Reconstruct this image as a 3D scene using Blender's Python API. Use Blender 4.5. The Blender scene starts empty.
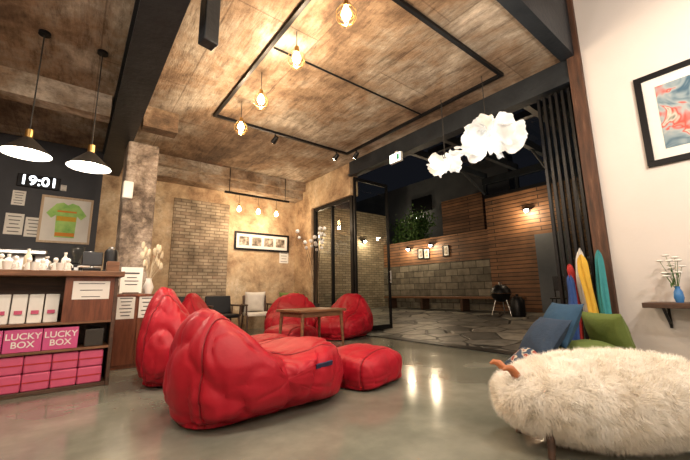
import bpy, bmesh, math, random
from mathutils import Vector, Matrix, Euler, noise
random.seed(7)
COL=bpy.context.scene.collection
# ---------------------------------------------------------------- materials
def _new(name):
    m=bpy.data.materials.new(name); m.use_nodes=True
    return m,m.node_tree.nodes,m.node_tree.links,m.node_tree.nodes["Principled BSDF"]
def c4(c): return (c[0],c[1],c[2],1)
def _coord(N,L,scale=(1,1,1),swz=None):
    tc=N.new("ShaderNodeTexCoord"); out=tc.outputs["Object"]
    if swz:
        s=N.new("ShaderNodeSeparateXYZ"); cb=N.new("ShaderNodeCombineXYZ"); L.new(out,s.inputs[0])
        for i,a in enumerate(swz): L.new(s.outputs[a],cb.inputs[i])
        out=cb.outputs[0]
    mp=N.new("ShaderNodeMapping"); mp.inputs["Scale"].default_value=scale; L.new(out,mp.inputs[0])
    return mp.outputs[0]
def _ramp(N,L,fac,stops):
    r=N.new("ShaderNodeValToRGB"); L.new(fac,r.inputs[0])
    e=r.color_ramp.elements
    while len(e)<len(stops): e.new(.5)
    for i,(p,c) in enumerate(stops): e[i].position=p; e[i].color=c4(c)
    return r.outputs[0]
def nmat(name,stops,scale=4,rough=.6,metal=0,bump=0,bscale=30,stretch=(1,1,1),detail=6,rvar=None,spec=.5,sheen=0,coat=0,bdist=.02):
    m,N,L,B=_new(name)
    co=_coord(N,L,stretch)
    n=N.new("ShaderNodeTexNoise"); n.inputs["Scale"].default_value=scale; n.inputs["Detail"].default_value=detail; n.inputs["Roughness"].default_value=.6
    L.new(co,n.inputs["Vector"])
    if isinstance(stops[0],(int,float)): stops=[(.3,tuple(x*.85 for x in stops)),(.7,stops)]
    L.new(_ramp(N,L,n.outputs[0],stops),B.inputs["Base Color"])
    B.inputs["Roughness"].default_value=rough; B.inputs["Metallic"].default_value=metal
    B.inputs["Specular IOR Level"].default_value=spec
    B.inputs["Sheen Weight"].default_value=sheen; B.inputs["Coat Weight"].default_value=coat
    if rvar: L.new(_ramp(N,L,n.outputs[0],[(.3,(rvar[0],)*3),(.7,(rvar[1],)*3)]),B.inputs["Roughness"])
    if bump:
        b=N.new("ShaderNodeTexNoise"); b.inputs["Scale"].default_value=bscale; b.inputs["Detail"].default_value=5; L.new(co,b.inputs["Vector"])
        bp=N.new("ShaderNodeBump"); bp.inputs["Strength"].default_value=bump; bp.inputs["Distance"].default_value=bdist
        L.new(b.outputs[0],bp.inputs["Height"]); L.new(bp.outputs[0],B.inputs["Normal"])
    return m
def emis(name,col,st):
    m,N,L,B=_new(name); B.inputs["Base Color"].default_value=c4(col)
    B.inputs["Emission Color"].default_value=c4(col); B.inputs["Emission Strength"].default_value=st
    return m
def brick(name,c1,c2,mort,bw,bh,swz,msize=.012,rough=.85,bump=.6,offset=.5,noisec=(.5,.5,.5),nf=.5,nscale=2.5):
    m,N,L,B=_new(name); co=_coord(N,L,(1,1,1),swz)
    t=N.new("ShaderNodeTexBrick"); L.new(co,t.inputs["Vector"]); t.offset=offset
    t.inputs["Color1"].default_value=c4(c1); t.inputs["Color2"].default_value=c4(c2); t.inputs["Mortar"].default_value=c4(mort)
    t.inputs["Scale"].default_value=1; t.inputs["Brick Width"].default_value=bw; t.inputs["Row Height"].default_value=bh
    t.inputs["Mortar Size"].default_value=msize; t.inputs["Mortar Smooth"].default_value=.3; t.inputs["Bias"].default_value=0
    n=N.new("ShaderNodeTexNoise"); n.inputs["Scale"].default_value=nscale; n.inputs["Detail"].default_value=8; L.new(co,n.inputs["Vector"])
    mx=N.new("ShaderNodeMix"); mx.data_type='RGBA'; mx.blend_type='MULTIPLY'; mx.inputs[0].default_value=nf
    L.new(t.outputs[0],mx.inputs[6]); L.new(_ramp(N,L,n.outputs[0],[(.3,noisec),(.65,(1.1,1.1,1.1))]),mx.inputs[7])
    L.new(mx.outputs[2],B.inputs["Base Color"]); B.inputs["Roughness"].default_value=rough
    bp=N.new("ShaderNodeBump"); bp.inputs["Strength"].default_value=bump; bp.inputs["Distance"].default_value=.02; bp.invert=True
    L.new(t.outputs["Fac"],bp.inputs["Height"]); L.new(bp.outputs[0],B.inputs["Normal"])
    return m
def flagstone(name):
    m,N,L,B=_new(name); co=_coord(N,L,(1,1,1))
    v=N.new("ShaderNodeTexVoronoi"); v.feature='DISTANCE_TO_EDGE'; v.inputs["Scale"].default_value=1.9; v.inputs["Randomness"].default_value=.8; L.new(co,v.inputs["Vector"])
    v2=N.new("ShaderNodeTexVoronoi"); v2.inputs["Scale"].default_value=1.9; v2.inputs["Randomness"].default_value=.8; L.new(co,v2.inputs["Vector"])
    sp=N.new("ShaderNodeSeparateColor"); L.new(v2.outputs["Color"],sp.inputs[0])
    a=_ramp(N,L,sp.outputs[0],[(.1,(.07,.068,.062)),(.5,(.17,.16,.14)),(.9,(.30,.28,.24))])
    n=N.new("ShaderNodeTexNoise"); n.inputs["Scale"].default_value=7; n.inputs["Detail"].default_value=8; L.new(co,n.inputs["Vector"])
    mx=N.new("ShaderNodeMix"); mx.data_type='RGBA'; mx.blend_type='MULTIPLY'; mx.inputs[0].default_value=.8; L.new(a,mx.inputs[6]); L.new(_ramp(N,L,n.outputs[0],[(.35,(.45,.45,.45)),(.6,(1.1,1.1,1.1))]),mx.inputs[7])
    e=_ramp(N,L,v.outputs["Distance"],[(.02,(.06,.06,.06)),(.05,(1,1,1))])
    m2=N.new("ShaderNodeMix"); m2.data_type='RGBA'; m2.blend_type='MULTIPLY'; m2.inputs[0].default_value=1; L.new(mx.outputs[2],m2.inputs[6]); L.new(e,m2.inputs[7])
    L.new(m2.outputs[2],B.inputs["Base Color"]); B.inputs["Roughness"].default_value=.4
    bp=N.new("ShaderNodeBump"); bp.inputs["Strength"].default_value=.8; bp.inputs["Distance"].default_value=.03; L.new(e,bp.inputs["Height"]); L.new(bp.outputs[0],B.inputs["Normal"])
    return m
def concrete_boards(name,stops,swz,bw,bh,streak=(.6,2.6,1),seam=.8,ss=.85,sc=1.1,c2v=(.66,.64,.62),ms=.010):
    m,N,L,B=_new(name); co=_coord(N,L,(1,1,1),swz)
    n=N.new("ShaderNodeTexNoise"); n.inputs["Scale"].default_value=sc; n.inputs["Detail"].default_value=13; n.inputs["Roughness"].default_value=.72; n.inputs["Distortion"].default_value=.3; L.new(co,n.inputs["Vector"])
    n2=N.new("ShaderNodeTexNoise"); n2.inputs["Scale"].default_value=5; n2.inputs["Detail"].default_value=12; n2.inputs["Roughness"].default_value=.78
    mp=N.new("ShaderNodeMapping"); mp.inputs["Scale"].default_value=streak; L.new(co,mp.inputs[0]); L.new(mp.outputs[0],n2.inputs["Vector"])
    col=_ramp(N,L,n.outputs[0],stops)
    c2=_ramp(N,L,n2.outputs[0],[(.36,(.38,.34,.31)),(.48,(.95,.93,.9)),(.64,(1.35,1.32,1.28))])
    mx=N.new("ShaderNodeMix"); mx.data_type='RGBA'; mx.blend_type='MULTIPLY'; mx.inputs[0].default_value=ss; L.new(col,mx.inputs[6]); L.new(c2,mx.inputs[7])
    t=N.new("ShaderNodeTexBrick"); L.new(co,t.inputs["Vector"]); t.offset=.37
    t.inputs["Color1"].default_value=(1,1,1,1); t.inputs["Color2"].default_value=c4(c2v); t.inputs["Mortar"].default_value=(.35,.3,.27,1)
    t.inputs["Scale"].default_value=1; t.inputs["Brick Width"].default_value=bw; t.inputs["Row Height"].default_value=bh; t.inputs["Mortar Size"].default_value=ms; t.inputs["Mortar Smooth"].default_value=.6
    m2=N.new("ShaderNodeMix"); m2.data_type='RGBA'; m2.blend_type='MULTIPLY'; m2.inputs[0].default_value=seam; L.new(mx.outputs[2],m2.inputs[6]); L.new(t.outputs[0],m2.inputs[7])
    L.new(m2.outputs[2],B.inputs["Base Color"]); B.inputs["Roughness"].default_value=.85
    bp=N.new("ShaderNodeBump"); bp.inputs["Strength"].default_value=.7; bp.inputs["Distance"].default_value=.03; L.new(n2.outputs[0],bp.inputs["Height"]); L.new(bp.outputs[0],B.inputs["Normal"])
    return m
def glassm(name,tint=(.93,.97,.95)):
    m,N,L,B=_new(name); out=[n for n in N if n.type=='OUTPUT_MATERIAL'][0]
    tr=N.new("ShaderNodeBsdfTransparent"); tr.inputs[0].default_value=c4(tint)
    gl=N.new("ShaderNodeBsdfGlossy"); gl.inputs["Roughness"].default_value=.02
    lw=N.new("ShaderNodeLayerWeight"); lw.inputs[0].default_value=.5
    pw=N.new("ShaderNodeMath"); pw.operation='POWER'; pw.inputs[1].default_value=3; L.new(lw.outputs["Facing"],pw.inputs[0])
    ad=N.new("ShaderNodeMath"); ad.operation='MULTIPLY_ADD'; ad.inputs[1].default_value=.6; ad.inputs[2].default_value=.05; L.new(pw.outputs[0],ad.inputs[0])
    mx=N.new("ShaderNodeMixShader"); L.new(ad.outputs[0],mx.inputs[0]); L.new(tr.outputs[0],mx.inputs[1]); L.new(gl.outputs[0],mx.inputs[2]); L.new(mx.outputs[0],out.inputs[0])
    return m
MT={}
MT['black']=nmat("black_metal",(.012,.012,.014),10,.4,.6)
MT['steel']=nmat("dark_painted_steel",[(.3,(.012,.016,.022)),(.7,(.028,.034,.042))],3,.45,.3,.2,20)
MT['cord']=nmat("cord_black",(.02,.018,.016),10,.7)
MT['red']=nmat("red_beanbag_fabric",[(.3,(.26,.003,.012)),(.7,(.38,.005,.019))],3,.5,0,.4,7,sheen=.0,spec=.3,bdist=.02)
MT['reddark']=nmat("red_piping",(.2,.002,.008),5,.5)
MT['navy']=nmat("navy_tag",(.01,.015,.06),5,.6)
MT['white']=nmat("white_paint",(.8,.78,.75),3,.6)
MT['paper']=nmat("white_paper",(.78,.76,.72),3,.8)
MT['ink']=nmat("printed_ink",(.06,.06,.07),3,.8)
MT['wood']=nmat("brown_wood",[(.3,(.10,.042,.018)),(.7,(.23,.105,.05))],5,.45,0,.15,30,(1,8,8))
MT['woodd']=nmat("dark_wood",[(.3,(.035,.018,.011)),(.7,(.10,.048,.028))],4,.45,0,.15,30,(1,9,9))
MT['woodr']=nmat("reddish_wood",[(.3,(.09,.025,.012)),(.7,(.20,.065,.03))],4,.4,0,.1,30,(9,9,1))
MT['woodp']=nmat("pale_wood",[(.3,(.42,.30,.19)),(.7,(.6,.46,.32))],4,.5,0,.1,30,(9,9,1))
MT['rust']=nmat("rusty_wood_trim",[(.3,(.035,.018,.011)),(.6,(.10,.042,.022)),(.8,(.2,.11,.065))],4,.7,0,.5,30,(6,6,.7))
MT['floor']=nmat("polished_concrete",[(.25,(.085,.092,.075)),(.5,(.165,.168,.138)),(.75,(.28,.275,.23))],1.3,.2,0,.03,6,(1,1,1),12,(.08,.20),spec=.7)
CS=[(.28,(.055,.036,.024)),(.40,(.155,.098,.06)),(.48,(.29,.20,.13)),(.55,(.36,.30,.235)),(.62,(.55,.48,.40)),(.72,(.72,.67,.60))]
MT['ceil']=concrete_boards("stained_concrete_ceiling",CS,(1,0,2),2.7,.9,(.45,2.2,1),.6,.9,.75,(.74,.72,.7))
MT['beamc']=concrete_boards("rough_concrete_beam",CS,(0,2,1),1.8,3,(1,2,1),.5)
MT['plaster']=concrete_boards("aged_plaster",[(.30,(.16,.095,.055)),(.40,(.34,.225,.135)),(.50,(.48,.35,.22)),(.58,(.55,.43,.29)),(.68,(.70,.61,.48))],(0,2,1),7,6,(1.0,.9,1),.3,.6,1.3)
MT['navywall']=nmat("dark_wall_paint",[(.3,(.022,.024,.032)),(.7,(.04,.043,.055))],2,.6)
MT['wwall']=nmat("warm_white_wall_paint",[(.3,(.62,.58,.56)),(.7,(.67,.63,.61))],1,.75,0,.05,40)
MT['gwall']=nmat("grey_wall",[(.3,(.08,.09,.105)),(.7,(.13,.14,.155))],1,.85,0,.2,10)
MT['stone']=concrete_boards("rough_stone_column",[(.3,(.03,.022,.018)),(.42,(.12,.09,.07)),(.52,(.27,.215,.175)),(.62,(.46,.40,.35))],(0,2,1),.19,.075,(1,1,1),.22,.95,3.2,(.5,.42,.38),.012)
MT['brick']=brick("old_brick",(.44,.36,.26),(.30,.22,.15),(.20,.15,.105),.2,.068,(0,2,1),.01,nf=.9,noisec=(.35,.33,.3),nscale=3.5)
MT['block']=brick("courtyard_block",(.25,.22,.17),(.12,.105,.08),(.045,.04,.032),.42,.2,(1,2,0),.012,nf=.85,nscale=6)
MT['block2']=brick("courtyard_brick",(.36,.29,.2),(.22,.17,.11),(.10,.085,.065),.24,.08,(0,2,1),.01,nf=.6)
MT['siding']=brick("wood_siding",(.27,.125,.055),(.15,.07,.032),(.02,.01,.006),2.4,.10,(1,2,0),.011,rough=.6,nf=.8,nscale=3)
MT['pave']=flagstone("patio_flagstone")
MT['glass']=glassm("clear_glass")
MT['bulb']=emis("warm_bulb",(1,.66,.30),28)
MT['bulbw']=emis("white_bulb",(1,.90,.74),30)
MT['bulbs']=emis("soft_bulb",(1,.92,.8),4)
MT['led']=emis("led_digit",(.85,.92,1),5)
MT['signlight']=emis("sign_panel",(.8,1,.92),3)
MT['green']=nmat("sign_green",(.02,.35,.12),4,.6)
MT['brass']=nmat("brass",(.5,.32,.12),5,.3,1)
MT['cushblue']=nmat("denim_cushion",(.022,.042,.08),30,.9,0,.2,60)
MT['cushteal']=nmat("teal_cushion",(.02,.065,.13),20,.9,0,.2,60)
MT['cushgreen']=nmat("green_cushion",(.13,.18,.04),10,.85,0,.2,40)
MT['cushpat']=nmat("patterned_cushion",[(.44,(.03,.05,.09)),(.5,(.55,.5,.4)),(.56,(.25,.05,.04))],14,.9,0,.2,60,detail=1)
MT['cushwhite']=nmat("cream_cushion",(.7,.66,.6),10,.85,0,.2,40)
MT['yellow']=nmat("yellow_cloth",(.68,.42,.05),6,.9,0,.4,20)
MT['redc']=nmat("red_cloth",(.42,.03,.03),6,.9,0,.4,20)
MT['tealc']=nmat("teal_cloth",(.04,.26,.29),6,.9,0,.4,20)
MT['whitec']=nmat("white_cloth",(.62,.6,.57),6,.9,0,.4,20)
MT['bluec']=nmat("blue_cloth",(.03,.08,.28),6,.9,0,.4,20)
def fleecem():
    m,N,L,B=_new("cream_fleece"); out=[n for n in N if n.type=='OUTPUT_MATERIAL'][0]
    co=_coord(N,L); n=N.new("ShaderNodeTexNoise"); n.inputs["Scale"].default_value=7; L.new(co,n.inputs["Vector"])
    c=_ramp(N,L,n.outputs[0],[(.3,(.88,.83,.75)),(.7,(.97,.95,.91))])
    d=N.new("ShaderNodeBsdfDiffuse"); t=N.new("ShaderNodeBsdfTranslucent"); x=N.new("ShaderNodeMixShader"); x.inputs[0].default_value=.42
    L.new(c,d.inputs[0]); L.new(c,t.inputs[0]); L.new(d.outputs[0],x.inputs[1]); L.new(t.outputs[0],x.inputs[2]); L.new(x.outputs[0],out.inputs[0]); return m
MT['fleece']=fleecem()
MT['fleecebase']=nmat("fleece_base",(.92,.88,.82),6,.95,spec=.1)
MT['tan']=nmat("tan_leather",(.40,.13,.045),8,.5)
MT['pink']=nmat("pink_pack",(.58,.09,.19),8,.5)
MT['magenta']=nmat("magenta_box",(.56,.08,.24),4,.45)
MT['leaf']=nmat("leaf_green",[(.3,(.03,.09,.02)),(.7,(.10,.2,.04))],6,.6)
MT['bark']=nmat("bark",(.08,.05,.03),8,.9,0,.5,20)
MT['jersey']=nmat("green_jersey",[(.35,(.22,.5,.12)),(.6,(.42,.66,.2))],6,.8)
MT['orange']=nmat("orange_print",(.75,.28,.04),6,.8)
MT['mat']=nmat("picture_mount",(.78,.76,.72),3,.8)
MT['photo']=nmat("photo_print",[(.35,(.03,.025,.02)),(.5,(.25,.2,.15)),(.65,(.55,.5,.42))],9,.5)
MT['cotton']=nmat("cotton_white",(.85,.83,.8),6,.9)
MT['beige']=nmat("dried_flower",(.6,.5,.36),12,.9)
MT['glassblue']=nmat("blue_vase",(.05,.2,.5),5,.2)
MT['chrome']=nmat("brushed_steel",(.55,.55,.56),8,.3,1)
MT['shadeout']=nmat("dark_shade_enamel",(.05,.045,.04),5,.35,.3)
def artmat():
    m,N,L,B=_new("abstract_art_print"); co=_coord(N,L,(1,1,1))
    n2=N.new("ShaderNodeTexNoise"); n2.inputs["Scale"].default_value=5; n2.inputs["Distortion"].default_value=1.2; L.new(co,n2.inputs["Vector"])
    r=_ramp(N,L,n2.outputs[0],[(.32,(.04,.10,.16)),(.42,(.20,.27,.31)),(.5,(.34,.37,.38)),(.56,(.5,.05,.03)),(.61,(.55,.5,.44)),(.68,(.06,.08,.06))]); L.new(r,B.inputs["Base Color"])
    return m
MT['art']=artmat()
def papershade():
    m,N,L,B=_new("lamp_paper"); B.inputs["Base Color"].default_value=(.62,.61,.58,1); B.inputs["Roughness"].default_value=.8
    B.inputs["Emission Color"].default_value=(1,.96,.88,1)
    co=_coord(N,L); n=N.new("ShaderNodeTexNoise"); n.inputs["Scale"].default_value=5; L.new(co,n.inputs["Vector"])
    r=N.new("ShaderNodeMapRange"); r.inputs[1].default_value=.35; r.inputs[2].default_value=.65; r.inputs[3].default_value=.18; r.inputs[4].default_value=.7
    L.new(n.outputs[0],r.inputs[0]); L.new(r.outputs[0],B.inputs["Emission Strength"]); return m
MT['cloud']=papershade()
# ---------------------------------------------------------------- mesh builder
def rotm(r): return Euler(r).to_matrix().to_4x4()
class M:
    def __init__(s): s.bm=bmesh.new()
    def box(s,c,d,r=(0,0,0)):
        bmesh.ops.create_cube(s.bm,size=1,matrix=Matrix.Translation(c)@rotm(r)@Matrix.Diagonal((d[0],d[1],d[2],1))); return s
    def bx(s,x0,x1,y0,y1,z0,z1): return s.box(((x0+x1)/2,(y0+y1)/2,(z0+z1)/2),(x1-x0,y1-y0,z1-z0))
    def cyl(s,a,b,r1,r2=None,n=16):
        a=Vector(a);b=Vector(b);d=b-a; q=d.to_track_quat('Z','Y').to_matrix().to_4x4()
        bmesh.ops.create_cone(s.bm,cap_ends=True,segments=n,radius1=r1,radius2=r1 if r2 is None else r2,depth=d.length,matrix=Matrix.Translation((a+b)/2)@q); return s
    def sph(s,c,r,u=18,v=12,rot=(0,0,0)):
        if not hasattr(r,'__len__'): r=(r,r,r)
        bmesh.ops.create_uvsphere(s.bm,u_segments=u,v_segments=v,radius=1,matrix=Matrix.Translation(c)@rotm(rot)@Matrix.Diagonal((r[0],r[1],r[2],1))); return s
    def lathe(s,prof,c=(0,0,0),n=32):
        rings=[]
        for r,z in prof:
            rings.append([s.bm.verts.new((c[0]+max(r,1e-4)*math.cos(2*math.pi*i/n),c[1]+max(r,1e-4)*math.sin(2*math.pi*i/n),c[2]+z)) for i in range(n)])
        for a,b in zip(rings,rings[1:]):
            for i in range(n): s.bm.faces.new((a[i],a[(i+1)%n],b[(i+1)%n],b[i]))
        return s
    def tube(s,pts,r,n=8,closed=False):
        pts=[Vector(p) for p in pts]; k=len(pts); rings=[]
        for i,p in enumerate(pts):
            t=(pts[(i+1)%k]-pts[i-1]) if closed else (pts[min(i+1,k-1)]-pts[max(i-1,0)])
            t.normalize(); q=t.to_track_quat('Z','Y'); rr=r[i] if hasattr(r,'__len__') else r
            rings.append([s.bm.verts.new(p+q@Vector((rr*math.cos(2*math.pi*j/n),rr*math.sin(2*math.pi*j/n),0))) for j in range(n)])
        m=k if closed else k-1
        for i in range(m):
            a=rings[i];b=rings[(i+1)%k]
            for j in range(n): s.bm.faces.new((a[j],a[(j+1)%n],b[(j+1)%n],b[j]))
        if not closed: s.bm.faces.new(rings[0]); s.bm.faces.new(rings[-1])
        return s
    def quad(s,pts): s.bm.faces.new([s.bm.verts.new(p) for p in pts]); return s
    def pillow(s,c,d,r=(0,0,0),n=18,p=.5,ex=2):
        mt=Matrix.Translation(c)@rotm(r); g={}
        for sg in (1,-1):
            for i in range(n+1):
                for j in range(n+1):
                    u=2*i/n-1;v=2*j/n-1
                    e=((1-abs(u)**ex)*(1-abs(v)**ex))
                    px=u*(1-.07*(1-v*v)); py=v*(1-.07*(1-u*u))
                    if i in(0,n) or j in(0,n):
                        if sg==-1: g[(sg,i,j)]=g[(1,i,j)]; continue
                        z=0
                    else: z=sg*.5*d[2]*(max(e,0)**p)*(1+.16*noise.noise(Vector((u*2,v*2,d[0]*9+sg))))
                    g[(sg,i,j)]=s.bm.verts.new(mt@Vector((px*.5*d[0],py*.5*d[1],z)))
            for i in range(n):
                for j in range(n):
                    f=[g[(sg,i,j)],g[(sg,i+1,j)],g[(sg,i+1,j+1)],g[(sg,i,j+1)]]
                    try: s.bm.faces.new(f if sg==1 else f[::-1])
                    except ValueError: pass
        return s
def mkobj(name,mb,mat,parent=None,loc=None,bevel=0,smooth=True,sub=0):
    me=bpy.data.meshes.new(name)
    bmesh.ops.recalc_face_normals(mb.bm,faces=mb.bm.faces)
    for f in mb.bm.faces: f.smooth=smooth
    mb.bm.to_mesh(me); mb.bm.free()
    if smooth:
        try: me.set_sharp_from_angle(angle=math.radians(40))
        except Exception: pass
    mats=mat if isinstance(mat,(list,tuple)) else [mat]
    for x in mats: me.materials.append(MT[x] if isinstance(x,str) else x)
    o=bpy.data.objects.new(name,me); COL.objects.link(o)
    if parent: o.parent=parent
    if loc: o.location=loc
    if bevel:
        b=o.modifiers.new("bevel","BEVEL"); b.width=bevel; b.segments=2; b.limit_method='ANGLE'
    if sub:
        b=o.modifiers.new("sub","SUBSURF"); b.levels=sub; b.render_levels=sub
    return o
def meta(o,label,cat,group=None,kind=None):
    o["label"]=label; o["category"]=cat
    if group: o["group"]=group
    if kind: o["kind"]=kind
    return o
def root(name,label,cat,loc=(0,0,0),rz=0,group=None):
    o=bpy.data.objects.new(name,None); o.empty_display_size=.1; COL.objects.link(o)
    o.location=loc; o.rotation_euler=(0,0,rz); return meta(o,label,cat,group)
def P(par,name,mb,mat,bevel=0,smooth=True,label=None,sub=0):
    o=mkobj(name,mb,mat,par,None,bevel,smooth,sub)
    if label: o["label"]=label
    return o
def S(name,mb,mat,label="",bevel=0,smooth=False):
    o=mkobj(name,mb,mat,None,None,bevel,smooth); o["kind"]="structure"
    if label: o["label"]=label
    return o
def solo(name,mb,mat,label,cat,loc=(0,0,0),rz=0,group=None,bevel=0,smooth=True):
    o=mkobj(name,mb,mat,None,loc,bevel,smooth); o.rotation_euler=(0,0,rz); return meta(o,label,cat,group)
def point(name,loc,w,col=(1,.72,.42),rad=.06,parent=None):
    l=bpy.data.lights.new(name,'POINT'); l.energy=w; l.color=col; l.shadow_soft_size=rad
    o=bpy.data.objects.new(name,l); COL.objects.link(o); o.location=loc
    if parent: o.parent=parent
    return o
def spot(name,loc,target,w,col=(1,.87,.72),ang=70,rad=.05,blend=.6):
    l=bpy.data.lights.new(name,'SPOT'); l.energy=w; l.color=col; l.shadow_soft_size=rad; l.spot_size=math.radians(ang); l.spot_blend=blend
    o=bpy.data.objects.new(name,l); COL.objects.link(o); o.location=loc
    o.rotation_euler=(Vector(target)-Vector(loc)).to_track_quat('-Z','Y').to_euler(); return o
def text(par,name,body,size,mat,loc,rot,ext=.001,label=None,align='CENTER'):
    cu=bpy.data.curves.new(name,'FONT'); cu.body=body; cu.size=size; cu.extrude=ext; cu.align_x=align; cu.align_y='CENTER'; cu.offset=size*.012
    tmp=bpy.data.objects.new(name+"_tmp",cu); COL.objects.link(tmp)
    bpy.context.view_layer.update()
    me=bpy.data.meshes.new_from_object(tmp.evaluated_get(bpy.context.evaluated_depsgraph_get()))
    bpy.data.objects.remove(tmp); me.materials.clear(); me.materials.append(MT[mat])
    o=bpy.data.objects.new(name,me); COL.objects.link(o); o.parent=par; o.location=loc; o.rotation_euler=rot
    if label: o["label"]=label
    return o
# ---------------------------------------------------------------- room shell
H=3.4; XO=4.27; YB=7.5; HF=4.3
S("floor",M().bx(-3.2,XO+.2,-2.7,YB+.2,-.12,0),'floor',"polished grey concrete floor")
S("ceiling",M().bx(-3.2,XO+.25,1.28,YB+.2,H,H+.12),'ceil',"stained board-formed concrete ceiling slab")
S("ceiling_front",M().bx(-3.2,XO+.25,-2.7,1.28,HF,HF+.12),'ceil',"higher stained concrete ceiling slab")
S("wall_left",M().bx(-3.2,-3.0,-2.7,YB,0,H),'plaster')
S("wall_left_upper",M().bx(-3.2,-3.0,-2.7,1.28,H,HF),'plaster')
S("wall_front",M().bx(-3.0,XO,-2.7,-2.5,0,HF),'wwall')
S("wall_right",M().bx(XO,XO+.2,-2.7,1.09,0,HF),'wwall',"warm white painted wall")
S("wall_counter",M().bx(-3.0,.25,YB,YB+.2,0,H),'navywall',"dark painted wall")
S("wall_back",M().bx(.25,XO+.2,YB,YB+.2,0,H),'plaster',"aged tan plaster wall")
S("wall_brick",M().bx(1.47,2.60,YB-.03,YB,.0,2.72),'brick',"exposed old brick patch in the plaster")
S("wall_corner",M().bx(XO,XO+.2,6.72,YB,0,H),'plaster',"plaster return beside the window")
S("wall_lintel",M().bx(XO,XO+.2,5.25,6.72,2.72,H),'plaster')
S("trim_1",M().bx(.9,XO,7.1,YB,3.02,H).bx(.9,XO,6.98,7.1,3.2,H),'beamc',"concrete beam along the back wall")
S("trim_2",M().bx(XO-.02,XO+.2,1.22,5.25,3.14,H).bx(XO-.05,XO+.02,1.22,5.25,3.10,3.15),'steel',"dark steel header above the folding doors")
S("trim_3",M().bx(XO-.05,XO+.22,1.09,1.22,0,HF),'rust',"rusty brown door jamb",.005)
S("trim_4",M().bx(-3.0,XO-.05,1.14,1.28,H-.02,HF),'steel',"dark fascia where the ceiling steps up")
S("trim_5",M().bx(XO,XO+.2,1.22,5.25,.0,.012),'black',"floor track of the folding doors")
S("trim_6",M().bx(.20,.50,1.28,YB,2.98,3.01).bx(.20,.50,1.28,YB,3.37,3.4).bx(.33,.37,1.28,YB,3.0,3.38),'steel',"dark painted steel beam")
S("trim_7",M().bx(.56,1.0,5.2,5.42,3.1,3.4).bx(-3,.18,5.2,5.42,3.1,3.4),'beamc',"concrete cross beam")
S("wall_column",M().bx(.44,.84,5.55,6.05,0,2.98),'stone',"rough stone column",.03)
w=S("window_1",M().bx(XO+.06,XO+.13,5.28,5.36,0,2.72).bx(XO+.06,XO+.13,6.64,6.72,0,2.72).bx(XO+.06,XO+.13,5.36,6.64,2.64,2.72).bx(XO+.06,XO+.13,5.36,6.64,0,.08).bx(XO+.06,XO+.13,5.98,6.02,.08,2.64),'black',"black framed tall window")
mkobj("window_pane",M().quad([(XO+.095,5.36,.08),(XO+.095,5.98,.08),(XO+.095,5.98,2.64),(XO+.095,5.36,2.64)]),'glass',w)
mkobj("window_pane",M().quad([(XO+.095,6.02,.08),(XO+.095,6.64,.08),(XO+.095,6.64,2.64),(XO+.095,6.02,2.64)]),'glass',w)
# ---------------------------------------------------------------- courtyard
bm=M()
v=[bm.bm.verts.new(q) for q in [(XO+.2,-1.5,0),(9.0,-1.5,.22),(9.0,9.2,.22),(XO+.2,9.2,0),(XO+.2,-1.5,-.12),(9.0,-1.5,-.12),(9.0,9.2,-.12),(XO+.2,9.2,-.12)]]
for f in [(0,1,2,3),(4,5,6,7),(0,1,5,4),(1,2,6,5),(2,3,7,6),(3,0,4,7)]: bm.bm.faces.new([v[i] for i in f])
S("floor_patio",bm,'pave',"irregular dark flagstone patio")
S("floor_yard",M().bx(9.2,13,-1.5,13,-.12,0),'gwall',"ground behind the courtyard wall")
S("wall_courtyard_block",M().bx(9.0,9.2,5.0,9.2,-.1,1.62),'block',"stone block courtyard wall")
S("wall_courtyard_upper",M().bx(9.03,9.2,5.0,9.2,1.63,2.45),'siding',"horizontal wood siding above the block wall")
S("wall_courtyard_wood",M().bx(8.95,9.2,-1.5,5.0,-.1,3.3),'siding',"horizontal wood siding wall")
S("trim_8",M().bx(8.93,9.22,-1.5,5.02,3.3,3.38),'black',"dark coping on the wood wall")
S("wall_courtyard_side",M().bx(XO+.2,9.2,9.2,9.4,-.1,3.6),'block2',"brick courtyard side wall")
S("wall_neighbour",M().bx(10.9,11.3,5.2,13,-.1,5.2),'gwall',"grey neighbouring building")
S("wall_neighbour_wood",M().bx(9.7,10.4,5.5,7.0,-.1,3.75),'siding',"wood clad neighbouring volume")
S("door_2",M().bx(8.88,8.95,3.05,3.75,.2,2.1),'gwall',"grey courtyard door")
S("window_2",M().bx(10.85,10.9,8.3,9.3,3.9,4.5),'black',"neighbour window")
# ---------------------------------------------------------------- folding doors
def door_panel(name,loc,rz,label,L=.95,Hh=3.08,t=.02):
    r=root(name,label,"door",loc,rz,"folding glass door panels"); r["kind"]="structure"
    fw=.05
    P(r,"door_frame",M().bx(0,fw,-t,t,.02,Hh).bx(L-fw,L,-t,t,.02,Hh).bx(fw,L-fw,-t,t,.02,.12).bx(fw,L-fw,-t,t,Hh-.07,Hh),'black',.004)
    P(r,"glass_pane",M().quad([(fw,0,.12),(L-fw,0,.12),(L-fw,0,Hh-.07),(fw,0,Hh-.07)]),'glass')
    P(r,"door_handle",M().cyl((L-.03,-.05,.95),(L-.03,-.05,1.2),.010).box((L-.03,-.035,.97),(.014,.04,.014)).box((L-.03,-.035,1.18),(.014,.04,.014)),'chrome')
    return r
door_panel("door_3",(XO+.03,5.18,0),0,"black framed glass folding door panel, opened outward")
for i in range(6):
    door_panel("door_%d"%(5+i),(XO+.03,1.27+i*.066,0),math.radians(.4 if i%2 else -.4),"black framed glass door panel, folded in a stack",t=.017)
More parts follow.
